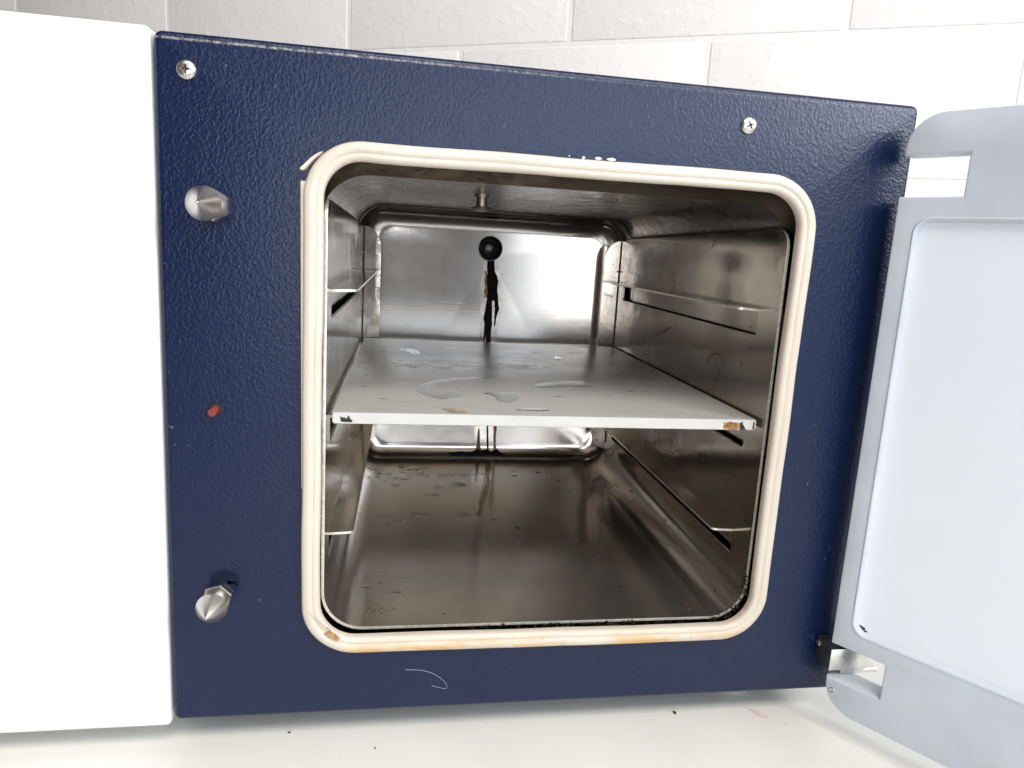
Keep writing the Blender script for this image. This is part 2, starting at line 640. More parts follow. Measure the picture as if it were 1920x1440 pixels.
def shell(bm, y, ins):
    return loop(bm, [(x, y, z) for x, z in rr2(cx0 + ins, cx1 - ins, cz0 + ins, cz1 - ins, max(cr - ins * 0.55, 0.012), NC)])


bm = bmesh.new()
A = shell(bm, 0.0105, 0.0)
for y, ins in ((0.05, 0), (0.12, 0), (0.2, 0), (0.28, 0), (0.338, 0)):
    B_ = shell(bm, y, ins)
    bridge(bm, A, B_)
    A = B_
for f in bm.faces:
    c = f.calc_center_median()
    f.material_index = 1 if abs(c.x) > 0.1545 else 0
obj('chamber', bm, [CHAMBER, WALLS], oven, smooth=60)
chamber = bpy.data.objects['chamber']

bm = bmesh.new()
A = loop(bm, [(x, YP + 0.0019, z) for x, z in rr2(-0.1550, 0.1550, -0.0055, 0.3046, 0.030, NC)])
for k in range(1, 5):
    f = k / 4
    Bq = loop(bm, [(x, YP + 0.0019 + 0.0126 * f, z) for x, z in rr2(-0.1550 - 0.0006 * f, 0.1550 + 0.0006 * f, -0.0055 - 0.0001 * f, 0.3046 - 0.0078 * f ** 1.3, 0.030, NC)])
    bridge(bm, A, Bq)
    A = Bq
obj('rim', bm, RIM, chamber, smooth=60)

bm = bmesh.new()
A = shell(bm, 0.3382, 0.0006)
Bq = shell(bm, 0.341, 0.0014)
bridge(bm, A, Bq)
A = Bq
for k in range(0, 11):
    a = math.pi / 2 * k / 10
    Bq = shell(bm, DB - RF * (1 - math.sin(a)), 0.0014 + RF * (1 - math.cos(a)))
    bridge(bm, A, Bq)
    A = Bq
PX, PZ, PR = -0.0042, 0.2562, 0.0142
hole = loop(bm, [(PX + PR * math.cos(2 * math.pi * k / 40), DB, PZ + PR * math.sin(2 * math.pi * k / 40)) for k in range(40)])
fill(bm, [A, hole])
obj('back_panel', bm, BACK, chamber, smooth=50)

bm = bmesh.new()
lathe(bm, (PX, DB, PZ), (0, 1, 0), [(PR + 0.0006, -0.0006), (PR - 0.0004, -0.0008), (PR - 0.0006, 0.004), (PR - 0.001, 0.012), (0.0095, 0.018), (0.005, 0.0205), (0, 0.021)], 40, cap=False)
obj('port', bm, DARK, chamber)

# fitting on the chamber ceiling
bm = bmesh.new()
lathe(bm, (-0.0455, 0.112, 0.2971), (0, 0, -1), [(0.0062, -0.0005), (0.0062, 0.0012), (0.0042, 0.0015), (0.0042, 0.0086), (0.0086, 0.0094), (0.0092, 0.0103), (0.0070, 0.0122), (0, 0.0128)], 28)
obj('ceiling_fitting', bm, plain('dull_fitting', (0.36, 0.30, 0.25), 0.3, metal=1.0), chamber)

# stains dried on the back panel
def back_y(z):
    h = (z - (cz0 + 0.0014))
    if h >= RF:
        return DB
    return DB - RF * (1 - math.sqrt(max(0.0, 1 - ((RF - h) / RF) ** 2)))


def back_stain(name, P, m, off, amp=0.0004, seed=1, sub=3):
    bm = bmesh.new()
    Q = ragged(P, amp, sub, seed)
    vs = [bm.verts.new((x, 0, z)) for x, z in Q]
    es = [bm.edges.new((vs[i], vs[(i + 1) % len(vs)])) for i in range(len(vs))]
    bmesh.ops.triangle_fill(bm, use_beauty=True, edges=es)
    for _ in range(2):
        es = [e for e in bm.edges if abs(e.verts[0].co.z - e.verts[1].co.z) > 0.003]
        if es:
            bmesh.ops.subdivide_edges(bm, edges=es, cuts=1)
    bmesh.ops.triangulate(bm, faces=bm.faces)
    r = bmesh.ops.extrude_face_region(bm, geom=list(bm.faces))
    up = [g for g in r['geom'] if isinstance(g, bmesh.types.BMVert)]
    for v in bm.verts:
        v.co.y = back_y(v.co.z) + 0.0003
    for v in up:
        v.co.y -= 0.0003 + off
    return obj(name, bm, m, chamber, smooth=30)


DRIP = [(-0.0068, 0.2431), (-0.007, 0.2357), (-0.006, 0.2263), (-0.0067, 0.2199), (-0.0055, 0.2115), (-0.0054, 0.2008), (-0.0054, 0.1944), (-0.0065, 0.1847), (-0.0082, 0.1712), (-0.0066, 0.1653), (-0.0068, 0.1577), (-0.0072, 0.1441), (-0.0075, 0.130), (-0.0055, 0.1436), (-0.0044, 0.1534), (-0.0034, 0.1442), (-0.003, 0.09), (0.001, 0.075), (0.0021, 0.1439), (0.0024, 0.1581), (0.0027, 0.1689), (0.0013, 0.1904), (0.0021, 0.1958), (0.0038, 0.1938), (0.0052, 0.1842), (0.0049, 0.1733), (0.0057, 0.1625), (0.0067, 0.1637), (0.0084, 0.1778), (0.0103, 0.1833), (0.0092, 0.1908), (0.0077, 0.2014), (0.0066, 0.2121), (0.008, 0.2164), (0.006, 0.2237), (0.003, 0.2289), (0.0018, 0.2351), (0.0017, 0.2435)]
RUST = [(-0.0062, 0.2305), (-0.0088, 0.2283), (-0.0098, 0.2176), (-0.008, 0.2124), (-0.0092, 0.2049), (-0.0083, 0.1975), (-0.0059, 0.1966), (-0.0048, 0.203), (-0.0052, 0.2221)]
HAZE = [(x * 1.0 + (0.0022 if x > 0.0005 else -0.0030), z + (0.002 if z > 0.23 else 0.0)) for x, z in [(-0.006, 0.238), (-0.0075, 0.225), (-0.0105, 0.21), (-0.0085, 0.195), (-0.0095, 0.175), (-0.0085, 0.15), (-0.008, 0.09), (-0.009, 0.02), (0.012, 0.02), (0.009, 0.09), (0.008, 0.15), (0.0105, 0.178), (0.0115, 0.195), (0.009, 0.215), (0.006, 0.23), (0.002, 0.239)]]
back_stain('stain_halo', HAZE, HALOM, 0.0001, 0.0012, 8, 4)
o = back_stain('rust_stain', RUST, RUSTM, 0.0002, 0.0008, 3, 4)
o['label'] = 'orange rust streak beside the black drip'
o = back_stain('drip_stain', DRIP, TAR, 0.0005, 0.0004, 2, 4)
o['label'] = 'black dried drip running down from the port'
D2 = [(0.0021, 0.080), (0.0043, 0.080), (0.0048, 0.0398), (0.0065, 0.0071), (0.0042, 0.0081), (0.0025, 0.0397)]
D3 = [(0.0093, 0.07), (0.0161, 0.07), (0.0149, 0.0241), (0.0165, 0.0093), (0.0155, 0.0018), (0.0126, 0.005), (0.012, 0.0241)]
D4 = [(-0.0079, 0.034), (-0.0059, 0.034), (-0.0042, 0.0112), (-0.0006, 0.0047), (-0.0113, 0.0036), (-0.0088, 0.0133)]
D5 = [(-0.045, 0.0045), (-0.03, 0.0062), (-0.015, 0.0058), (-0.008, 0.0088), (-0.002, 0.0075), (0.004, 0.009), (0.010, 0.0065), (0.0165, 0.0095), (0.022, 0.005), (0.03, 0.0042), (0.02, 0.0022), (-0.04, 0.0022)]
back_stain('drip_stain', D2, TAR, 0.0004, 0.0002, 4)
back_stain('rust_stain', D3, RUSTM, 0.0003, 0.0003, 5)
back_stain('drip_stain', D4, BROWN, 0.0004, 0.0003, 6)
back_stain('drip_stain', D5, TAR, 0.0006, 0.0003, 7)

# ---- door seal
GX, GZ0, GZ1 = 0.1632, -0.0139, 0.3142
PROF = [(0.0114, 0.0), (0.0116, 0.0025), (0.0113, 0.0046), (0.0104, 0.0057), (0.0090, 0.0063), (0.0078, 0.0064), (0.0072, 0.0061), (0.0066, 0.0065), (0.0052, 0.0072), (0.0036, 0.0072), (0.0026, 0.0068), (0.0020, 0.0067), (0.0009, 0.0060), (0.0002, 0.0046), (0.0, 0.002), (0.0, 0.0)]
bm = bmesh.new()
rings = []
NCG = 16
def gasket_ring(ins):
    P = []
    hw, hh, r = GX - ins, (GZ1 - GZ0) / 2 - ins, 0.0345 - ins
    zc = (GZ0 + GZ1) / 2
    for q, (sx, sz) in enumerate(((1, 1), (-1, 1), (-1, -1), (1, -1))):
        for k in range(NCG + 1):
            a = math.pi / 2 * (q + k / NCG)
            P.append((sx * (hw - r) + r * math.cos(a), zc + sz * (hh - r) + r * math.sin(a)))
        # points along the straight run that follows
        nx = [(-1, 0), (0, -1), (1, 0), (0, 1)][q]
        ln = 2 * ((hw - r) if q in (0, 2) else (hh - r))
        p = P[-1]
        for j in range(1, 24):
            P.append((p[0] + nx[0] * ln * j / 24, p[1] + nx[1] * ln * j / 24))
    return P


def wob(x, z, h):
    k = noise.noise((x * 14, z * 14, 1.7)) * 0.0011 + noise.noise((x * 45, z * 45, 4.1)) * 0.00025
    k2 = noise.noise((x * 18 + 9, z * 18, 7.7)) * 0.0010
    c = Vector((x, z - 0.15)).normalized()
    return x + c.x * k * 0.9, z + c.y * k * 0.9, h + k2 * min(1, h / 0.004)


for (u, h) in PROF:
    P = gasket_ring(u)
    V = []
    for (x, z) in P:
        x2, z2, h2 = wob(x, z, h)
        V.append(bm.verts.new((x2, YP - h2 - 0.0001, z2)))
    rings.append(V)
for a, b in zip(rings, rings[1:]):
    bridge(bm, a, b)
bridge(bm, rings[-1], rings[0])
gasket = obj('door_seal', bm, GASK, oven, smooth=60)
FLAP = [(-0.1660, 0.2964), (-0.1652, 0.2954), (-0.1639, 0.2950), (-0.1621, 0.2957), (-0.1607, 0.2975), (-0.1572, 0.3016), (-0.152, 0.3060), (-0.1530, 0.3075), (-0.1583, 0.3042), (-0.1618, 0.3006)]
bm = slab_poly([(x, YP - 0.0006, z) for x, z in chaikin(FLAP, 1)], (0, -1, 0), 0.0034, 0.0005)
o = obj('loose_lip', bm, GASK, gasket)
o['label'] = 'torn white lip sticking out of the seal corner'
bm = bmesh.new()
box(bm, -0.1650, -0.1615, YP - 0.0030, YP - 0.0002, 0.100, 0.2895, 0.0007, 2)
for v in bm.verts:
    v.co.x += noise.noise((0, v.co.z * 20, 3)) * 0.0006 + (0.0012 if v.co.z < 0.15 else 0)
obj('base_lip', bm, GASK, gasket)

GR = [(-0.1481, 0.0037), (-0.1449, 0.0046), (-0.1403, 0.0024), (-0.1382, -0.0003), (-0.1388, -0.002), (-0.143, -0.0001)]
bm = slab_poly([(x, YP - 0.0064, z - 0.0012) for x, z in ragged(GR, 0.0006, 4, 12)], (0, -1, 0), 0.0013, 0.0003)
obj('residue_spot', bm, AMBER, gasket, smooth=0)

# grime packed in the gap under the steel liner
bm = bmesh.new()
rnd = random.Random(5)
for k in range(340):
    if rnd.random() < 0.62:
        x = rnd.triangular(-0.06, 0.135, 0.03)
        z = -0.0036 + rnd.uniform(-0.0008, 0.0026)
    else:
        a = rnd.uniform(-1.57, 0.35)
        rr = 0.0285 + rnd.uniform(-0.002, 0.0025)
        x = 0.1225 + rr * math.cos(a)
        z = 0.026 + rr * math.sin(a)
    y = rnd.uniform(-0.0032, 0.004)
    s = rnd.uniform(0.0003, 0.0011)
    r = bmesh.ops.create_icosphere(bm, subdivisions=1, radius=s, matrix=Matrix.Translation((x, y, z)))
    for v in r['verts']:
        v.co += Vector((rnd.uniform(-1, 1) * 1.3, rnd.uniform(-1, 1), rnd.uniform(-1, 1) * 0.6)) * s * 0.5
g = obj('grime', bm, GRIME, oven, smooth=0)
g['kind'] = 'stuff'

# ---- screws on the front panel
def screw(x, z, rot):
    bm = bmesh.new()
    R_, n = 0.0054, 56
    rings = []
    ca, sa = math.cos(rot), math.sin(rot)
    for i in range(0, 25):
        t_ = i / 24
        r = R_ * t_
        ring = []
        for k in range(n):
            a = 2 * math.pi * k / n
            px, pz = r * math.cos(a), r * math.sin(a)
            h = 0.0024 * math.sqrt(max(0, 1 - (t_ * 0.985) ** 2.6))
            u, v = px * ca + pz * sa, -px * sa + pz * ca
            arm = min(abs(u), abs(v))
            far = max(abs(u), abs(v))
            wdt = 0.00062 * (1 - 0.55 * far / 0.0027)
            if far < 0.0027 and arm < wdt:
                h -= 0.0013 * (1 - far / 0.0031)
            ring.append(bm.verts.new((x + px, YP - h - 0.0002, z + pz)))
            if i == 0:
                break
        rings.append(ring)
    for k in range(n):
        bm.faces.new((rings[0][0], rings[1][k], rings[1][(k + 1) % n]))
    for a, b in zip(rings[1:], rings[2:]):
        bridge(bm, a, b)
    for f in bm.faces:
        c = f.calc_center_median()
        px, pz = c.x - x, c.z - z
        u, v = abs(px * ca + pz * sa), abs(-px * sa + pz * ca)
        if max(u, v) < 0.0026 and min(u, v) < 0.00062 * (1 - 0.55 * max(u, v) / 0.0027) + 0.0001:
            f.material_index = 1  # shade inside the cross recess put into a darker colour
    base = loop(bm, [(x + R_ * math.cos(2 * math.pi * k / n), YP + 0.001, z + R_ * math.sin(2 * math.pi * k / n)) for k in range(n)])
    bridge(bm, rings[-1], base)
    return obj('screw', bm, [STUD, SLOT], oven, smooth=28)


screw(-0.2271, 0.3454, 0.06)
screw(0.1108, 0.3431, 0.45)


# ---- conical latch studs with hexagon nuts
def stud(x, z, hb, rot):
    bm = bmesh.new()
    lathe(bm, (x, YP, z), (0, -1, 0), [(0.0050, -0.001), (0.0050, hb - 0.0006), (0.0056, hb - 0.0003), (0.0093, hb), (0.0096, hb + 0.0005), (0.0094, hb + 0.0011), (0.0006, hb + 0.0128), (0, hb + 0.0130)], 72)
    st = obj('latch_stud', bm, STUD, oven, smooth=22)
    bm = bmesh.new()
    Rn = 0.0096
    lo, h1, h2, top = [], [], [], []
    for k in range(6):
        a = rot + k * math.pi / 3
        c, s = math.cos(a), math.sin(a)
        lo.append(bm.verts.new((x + Rn * c, YP + 0.0008, z + Rn * s)))
        h1.append(bm.verts.new((x + Rn * c, YP - 0.0036, z + Rn * s)))
        h2.append(bm.verts.new((x + Rn * 0.93 * c, YP - 0.0046, z + Rn * 0.93 * s)))
        top.append(bm.verts.new((x + 0.0064 * c, YP - 0.0047, z + 0.0064 * s)))
    for a, b in ((lo, h1), (h1, h2), (h2, top)):
        bridge(bm, a, b)
    bm.faces.new(top)
    obj('hex_nut', bm, STUD, st, smooth=20)
    return st


stud(-0.2136, 0.2722, 0.0215, 0.52)
stud(-0.2155, 0.0270, 0.0145, 0.28)
SMEAR = [(-0.2206, 0.0375), (-0.2193, 0.0427), (-0.2126, 0.0451), (-0.2088, 0.0443), (-0.2047, 0.0435), (-0.2029, 0.0399), (-0.2026, 0.0359), (-0.2036, 0.0306), (-0.2065, 0.0300), (-0.2087, 0.0339), (-0.2127, 0.0361), (-0.2159, 0.0366), (-0.2181, 0.0366)]
bm = slab_poly([(x, YP - 0.0001, z) for x, z in ragged(chaikin(SMEAR, 1), 0.0006, 2, 9)], (0, -1, 0), 0.00035, 0.00025)
obj('grease_smear', bm, SMEARM, oven)

# ---- red reset pin in its hole
bm = bmesh.new()
lathe(bm, (-0.2152, YP, 0.1503), (0, -1, 0), [(0.0041, -0.001), (0.0041, 0.0003), (0.0037, 0.0005), (0.0034, 0.0002), (0, 0.0002)], 28)
o = obj('pin_hole', bm, RECESS, oven)
bm = bmesh.new()
lathe(bm, (-0.2152, YP, 0.1503), Vector((-0.05, -1, -0.10)), [(0.0026, 0.0), (0.0026, 0.0062), (0.0022, 0.0069), (0.0008, 0.0069), (0, 0.0066)], 24)
obj('reset_pin', bm, RED, oven)

# ---- chips in the paint above the seal
for x, z, w_, h_ in ((0.0042, 0.31535, 0.0011, 0.0009), (0.0137, 0.3156, 0.0024, 0.0010), (0.0222, 0.3156, 0.0031, 0.0010), (-0.0050, 0.3157, 0.0005, 0.0004)):
    P = [(x + w_ * math.cos(a * 0.785) * (1 if abs(math.cos(a * .785)) > .9 else 0.9), z + h_ * math.sin(a * 0.785)) for a in range(8)]
    bm = slab_poly([(px, YP - 0.0001, pz) for px, pz in ragged(P, 0.0002, 2, int(1e4 * w_))], (0, -1, 0), 0.0003, 0.0001)
    obj('paint_chip', bm, CHIPM, oven)

# ---- hinge block
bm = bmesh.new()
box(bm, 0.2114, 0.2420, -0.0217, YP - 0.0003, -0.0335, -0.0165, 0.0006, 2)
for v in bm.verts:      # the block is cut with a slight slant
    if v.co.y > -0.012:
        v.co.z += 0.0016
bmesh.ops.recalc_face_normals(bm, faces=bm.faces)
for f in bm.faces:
    f.material_index = 0 if f.normal.y < -0.6 else 1  # dark reflection of the navy panel put into the colour of these faces
hb = obj('hinge_block', bm, [HINGE, DARK_REFL], oven)
hb['label'] = 'steel hinge block with a bright front face and a dark reflection coloured onto the rest'
bm = bmesh.new()
lathe(bm, (0.2114, -0.0068, -0.0200), (-1, 0, 0), [(0.0023, -0.001), (0.0023, 0.0007), (0.0018, 0.0012), (0, 0.0013)], 24)
obj('hinge_pin', bm, STUD, hb)
bm = bmesh.new()
box(bm, 0.2220, 0.2520, -0.0205, -0.0050, -0.0372, -0.0338, 0.0004, 1)
obj('hinge_plate', bm, HINGE, hb)

# ---- open door
DT = Vector((0.5905, -0.8070, 0)).normalized()    # from the hinge edge outwards
DN = Vector((0.8070, 0.5905, 0)).normalized()     # into the door's thickness
D0 = Vector((0.2112, -0.0202, 0))


def dpt(s, z, d):
    p = D0 + DT * s + DN * d
    return (p.x, p.y, z)


DWd, DZ0, DZ1, DTH = 0.435, -0.063, 0.3560, 0.019
def door_outline(ins, r=0.021):
    x0, x1, z0, z1 = ins, DWd - ins, DZ0 + ins, DZ1 - ins
    P = []
    n = 12
    def arc(cx, cz, a0):
        return [(cx + (r - ins) * math.cos(a0 + math.pi / 2 * k / n), cz + (r - ins) * math.sin(a0 + math.pi / 2 * k / n)) for k in range(n + 1)]
    rr = r - ins
    P += arc(x1 - rr, z1 - rr, 0)
    P += arc(x0 + rr, z1 - rr, math.pi / 2)
    # notches for the two hinge blocks on the hinge edge
    for zc in (0.318, -0.0245):
        P += [(x0, zc + 0.0128 + ins), (0.036 + ins, zc + 0.0128 + ins), (0.036 + ins, zc - 0.0135 - ins), (x0, zc - 0.0135 - ins)]
    P += arc(x0 + rr, z0 + rr, math.pi)
    P += arc(x1 - rr, z0 + rr, 1.5 * math.pi)
    return P


bm = bmesh.new()
b0 = 0.0014
F0 = loop(bm, [dpt(s, z, 0.0) for s, z in door_outline(b0)])
F1 = loop(bm, [dpt(s, z, b0 * 0.3) for s, z in door_outline(b0 * 0.3)])
F2 = loop(bm, [dpt(s, z, b0) for s, z in door_outline(0)])
F3 = loop(bm, [dpt(s, z, DTH) for s, z in door_outline(0)])
for a, b in ((F0, F1), (F1, F2), (F2, F3)):
    bridge(bm, a, b)
fill(bm, [F3])
Rx0, Rx1, Rz0, Rz1, Rr = 0.0112, DWd - 0.03, 0.0008, 0.292, 0.010
I0 = loop(bm, [dpt(s, z, 0.0) for s, z in rr2(Rx0, Rx1, Rz0, Rz1, Rr)])
I1 = loop(bm, [dpt(s, z, -0.0008) for s, z in rr2(Rx0 + .0008, Rx1 - .0008, Rz0 + .0008, Rz1 - .0008, Rr)])
I2 = loop(bm, [dpt(s, z, -0.0004) for s, z in rr2(Rx0 + .0018, Rx1 - .0018, Rz0 + .0018, Rz1 - .0018, Rr - .001)])
I3 = loop(bm, [dpt(s, z, 0.0040) for s, z in rr2(Rx0 + .0032, Rx1 - .0032, Rz0 + .0032, Rz1 - .0032, Rr - .002)])
for a, b in ((I0, I1), (I1, I2), (I2, I3)):
    bridge(bm, a, b)
fill(bm, [F0, I0])
door = obj('door', bm, DOORP, oven, smooth=30)
door['label'] = 'pale grey blue door swung wide open'
bm = bmesh.new()
q = loop(bm, [dpt(s, z, 0.0040) for s, z in rr2(Rx0 + .0030, Rx1 - .0030, Rz0 + .0030, Rz1 - .0030, Rr - .002)])
q2 = loop(bm, [dpt(s, z, 0.0060) for s, z in rr2(Rx0 + .0030, Rx1 - .0030, Rz0 + .0030, Rz1 - .0030, Rr - .002)])
bridge(bm, q, q2)
fill(bm, [q])
fill(bm, [q2])
obj('inner_panel', bm, DOORIN, door)
bm = bmesh.new()
lathe(bm, dpt(0.0052, -0.0470, 0.0), -DN, [(0.0019, -0.001), (0.0019, 0.0004), (0.0015, 0.0007), (0.0011, 0.0005), (0.0008, -0.0006), (0, -0.0008)], 20)
obj('door_screw', bm, STUD, door)
# black rubbing marks in the corner of the inner panel
rnd = random.Random(3)
for k in range(5):
    s, z = 0.0175 + rnd.uniform(-.0012, .004), 0.0060 + rnd.uniform(-.001, .002)
    P = ragged([(s + 0.0016 * math.cos(a), z + 0.0006 * math.sin(a)) for a in (0, 1, 2, 3, 4, 5)], 0.0004, 2, k)
    bm = slab_poly([dpt(a, b, 0.00395) for a, b in P], -DN, 0.0002)
    obj('scuff', bm, GRIME, door)

# ------------------------------------------------------------------ removable steel liner with shelf rails
rack = root('shelf_rack', 'bent stainless steel liner with shelf rails inside the oven chamber', 'shelf rack', (0.0, 0.2, 0.0))
SPOTS = []
HW, ZR, YB, TH, RC = 0.15, 0.2810, 0.3590, 0.0020, 0.026
SLOTS = [(0.205, 0.2245), (0.1205, 0.1400), (0.0365, 0.0560)]


def side_plate(sx):
    bm = bmesh.new()
    P = []
    # outline in (y, z): rounded top corners
    P += [(0.0, RC), (0.0, ZR - 0.0135)]
    for k in range(1, 9):
        a = math.pi - math.pi / 2 * k / 8
        P.append((0.0135 + 0.0135 * math.cos(a), ZR - 0.0135 + 0.0135 * math.sin(a)))
    P += [(YB, ZR - 0.006), (YB, RC)]
    holes = [rr2(0.0265, 0.3400, a, b, 0.003, 4) for a, b in SLOTS]
    for d, first in ((0.0, True), (TH, False)):
        outer = loop(bm, [(sx * (HW + d), y, z) for y, z in P])
        hs = [loop(bm, [(sx * (HW + d), y, z) for y, z in H]) for H in holes]
        fill(bm, [outer] + hs, 0)
        if first:
            keep = [outer] + hs
        else:
            for a, b in zip(keep, [outer] + hs):
                bridge(bm, a, b, 1)
    return obj('side_plate', bm, [PLATE, EDGE], rack, smooth=30)


def shelf_rail(sx, z, par):
    bm = bmesh.new()
    P = [(HW + 0.0002, 0.0268), (HW - 0.0125, 0.0268)]
    for k in range(0, 7):
        a = math.pi / 2 * k / 6
        P.append((HW - 0.0125 - 0.004 * math.sin(a), 0.0308 - 0.004 * math.cos(a)))
    P += [(HW - 0.0165, 0.3355), (HW - 0.0125, 0.3395), (HW + 0.0002, 0.3395)]
    zf = lambda x: z + (0.0007 if x < HW - 0.012 else 0.0)
    t_ = loop(bm, [(sx * x, y, zf(x)) for x, y in P])
    b_ = loop(bm, [(sx * x, y, zf(x) - 0.0017) for x, y in P])
    bridge(bm, t_, b_, 1)
    fill(bm, [t_])
    fill(bm, [b_])
    return obj('shelf_rail', bm, [PLATE, EDGE], par, smooth=30)


def rear_flange(sx, par):
    """flange folded in at the back edge, arched at both ends."""
    bm = bmesh.new()
    P = []
    W = 0.0192
    for k in range(0, 11):
        a = math.pi / 2 * k / 10
        P.append((HW - W * math.sin(math.pi / 2 - a) if False else HW - W * math.sin(a), 0.0185 + W * (1 - math.cos(a)) * 1.25))
    for k in range(0, 11):
        a = math.pi / 2 * k / 10
        P.append((HW - W * math.cos(a), 0.2735 - W * 1.25 * (1 - math.sin(a))))
    f = loop(bm, [(sx * x, YB + 0.0004, z) for x, z in P])
    b = loop(bm, [(sx * x, YB + 0.0020, z) for x, z in P])
    bridge(bm, f, b, 1)
    fill(bm, [f])
    fill(bm, [b])
    bmesh.ops.recalc_face_normals(bm, faces=bm.faces)
    box(bm, sx * (HW - 0.0005) - 0.0005, sx * (HW - 0.0005) + 0.0005, YB - 0.0002, YB + 0.0009, RC, ZR - 0.008, 0, 1, 2)
    return obj('rear_flange', bm, [FLANGE, EDGE, RECESS], par, smooth=30)


for sx in (-1, 1):
    pl = side_plate(sx)
    for a, b in SLOTS:
        shelf_rail(sx, b, pl)
    rear_flange(sx, pl)

bm = bmesh.new()
prof = []
for k in range(0, 13):
    a = math.pi + math.pi / 2 * k / 12
    prof.append((-HW + RC + RC * math.cos(a), RC + RC * math.sin(a), a))
for k in range(0, 13):
    a = 1.5 * math.pi + math.pi / 2 * k / 12
    prof.append((HW - RC + RC * math.cos(a), RC + RC * math.sin(a), a))
ys = [0.0, 0.06, 0.12, 0.18, 0.24, 0.30, YB]
inn = [[bm.verts.new((x, y, z)) for x, z, a in prof] for y in ys]
ou = [[bm.verts.new((x + TH * math.cos(a), y, z + TH * math.sin(a))) for x, z, a in prof] for y in (ys[0], ys[-1])]
for a, b in zip(inn, inn[1:]):
    for i in range(len(prof) - 1):
        bm.faces.new((a[i], a[i + 1], b[i + 1], b[i]))
for i in range(len(prof) - 1):
    bm.faces.new((ou[0][i], ou[0][i + 1], ou[1][i + 1], ou[1][i]))
    for a, b in ((inn[0], ou[0]), (inn[-1], ou[1])):
        bm.faces.new((a[i], a[i + 1], b[i + 1], b[i])).material_index = 1
floor = obj('floor_sheet', bm, [FLOOR, EDGE], rack, smooth=60)

# residue flakes lying loose in the front corners of the floor sheet
rnd = random.Random(11)
bm = bmesh.new()
for k in range(120):
    if k < 55:
        x, y = 0.118 + rnd.gauss(0, 0.008), 0.010 + abs(rnd.gauss(0, 0.006))
    elif k < 85:
        x, y = -0.115 + rnd.gauss(0, 0.006), 0.016 + abs(rnd.gauss(0, 0.008))
    else:
        x, y = rnd.uniform(-0.12, 0.12), rnd.uniform(0.01, 0.32)
    s = rnd.uniform(0.0002, 0.0007)
    z0 = 0.0002
    if abs(x) > HW - RC:
        dx = abs(x) - (HW - RC)
        z0 = RC - math.sqrt(max(0, RC * RC - dx * dx)) + 0.0002
    r = bmesh.ops.create_icosphere(bm, subdivisions=1, radius=s, matrix=Matrix.Translation((x, y, z0)))
    for v in r['verts']:
        v.co.z = z0 + (v.co.z - z0) * 0.4
        v.co.x += rnd.uniform(-1, 1) * s * 0.6
        v.co.y += rnd.uniform(-1, 1) * s * 0.6
g = obj('residue_flake', bm, BROWN, rack, smooth=0)
g['kind'] = 'stuff'

def stroke(P, w_):
    L1, L2 = [], []
    for i, p in enumerate(P):
        a, b = P[max(i - 1, 0)], P[min(i + 1, len(P) - 1)]
        dx, dy = b[0] - a[0], b[1] - a[1]
        q = math.hypot(dx, dy) or 1
        ww = w_ * (0.35 if i in (0, len(P) - 1) else 1)
        L1.append((p[0] - dy / q * ww, p[1] + dx / q * ww))
        L2.append((p[0] + dy / q * ww, p[1] - dx / q * ww))
    return L1 + L2[::-1]


right_plate = [o for o in rack.children if o.name.startswith('side_plate') and o.name != 'side_plate'][0]
for k, (P, w_) in enumerate((
        ([(0.1007, 0.1706), (0.0988, 0.1766), (0.0915, 0.1814), (0.0816, 0.1828), (0.074, 0.1808), (0.0707, 0.1769)], 0.00045),
        ([(0.087, 0.1749), (0.0777, 0.1701), (0.077, 0.1639), (0.084, 0.1559), (0.0823, 0.1489)], 0.0006),
        ([(0.0445, 0.1841), (0.042, 0.1811), (0.0425, 0.179)], 0.0006),
        ([(0.2238, 0.1784), (0.2101, 0.1839), (0.1963, 0.1884), (0.1844, 0.1922)], 0.0016),
        ([(0.1113, 0.2785), (0.1092, 0.275), (0.1107, 0.2704), (0.1165, 0.2669)], 0.0007))):
    Q = ragged(stroke(P, w_), w_ * 0.7, 3, 20 + k)
    bm = slab_poly([(HW, y, z) for y, z in Q], (-1, 0, 0), 0.0001)
    obj('drip_mark', bm, BROWN, right_plate, smooth=0)

FL = [(0.001, 0.351), (0.0067, 0.3514), (-0.0012, 0.2978), (-0.006, 0.2621), (-0.0168, 0.2212), (-0.0244, 0.1864), (-0.0265, 0.1946), (-0.0197, 0.2381), (-0.0107, 0.2671), (-0.004, 0.31)]
bm = slab_poly([(x, y, 0.0) for x, y in ragged(FL, 0.0012, 4, 31)], (0, 0, 1), 0.0001)
obj('floor_stain', bm, STAINM, floor, smooth=0)
rnd = random.Random(4)
for k in range(16):
    x, y = (rnd.uniform(-0.125, -0.03), rnd.uniform(0.16, 0.335)) if k < 12 else (rnd.uniform(0.0, 0.09), rnd.uniform(0.1, 0.33))
    a_, b_ = rnd.uniform(0.004, 0.013) * (1 if k < 12 else 0.35), rnd.uniform(0.003, 0.008) * (1 if k < 12 else 0.5)
    P = [(x + a_ * math.cos(q * 0.5236) * rnd.uniform(0.5, 1.1), y + b_ * math.sin(q * 0.5236) * rnd.uniform(0.5, 1.1)) for q in range(12)]
    bm = slab_poly([(px, py, 0.0) for px, py in ragged(P, 0.0007, 3, k)], (0, 0, 1), 0.00008)
    obj('water_mark', bm, MARKM if k < 12 else BROWN, floor, smooth=0)
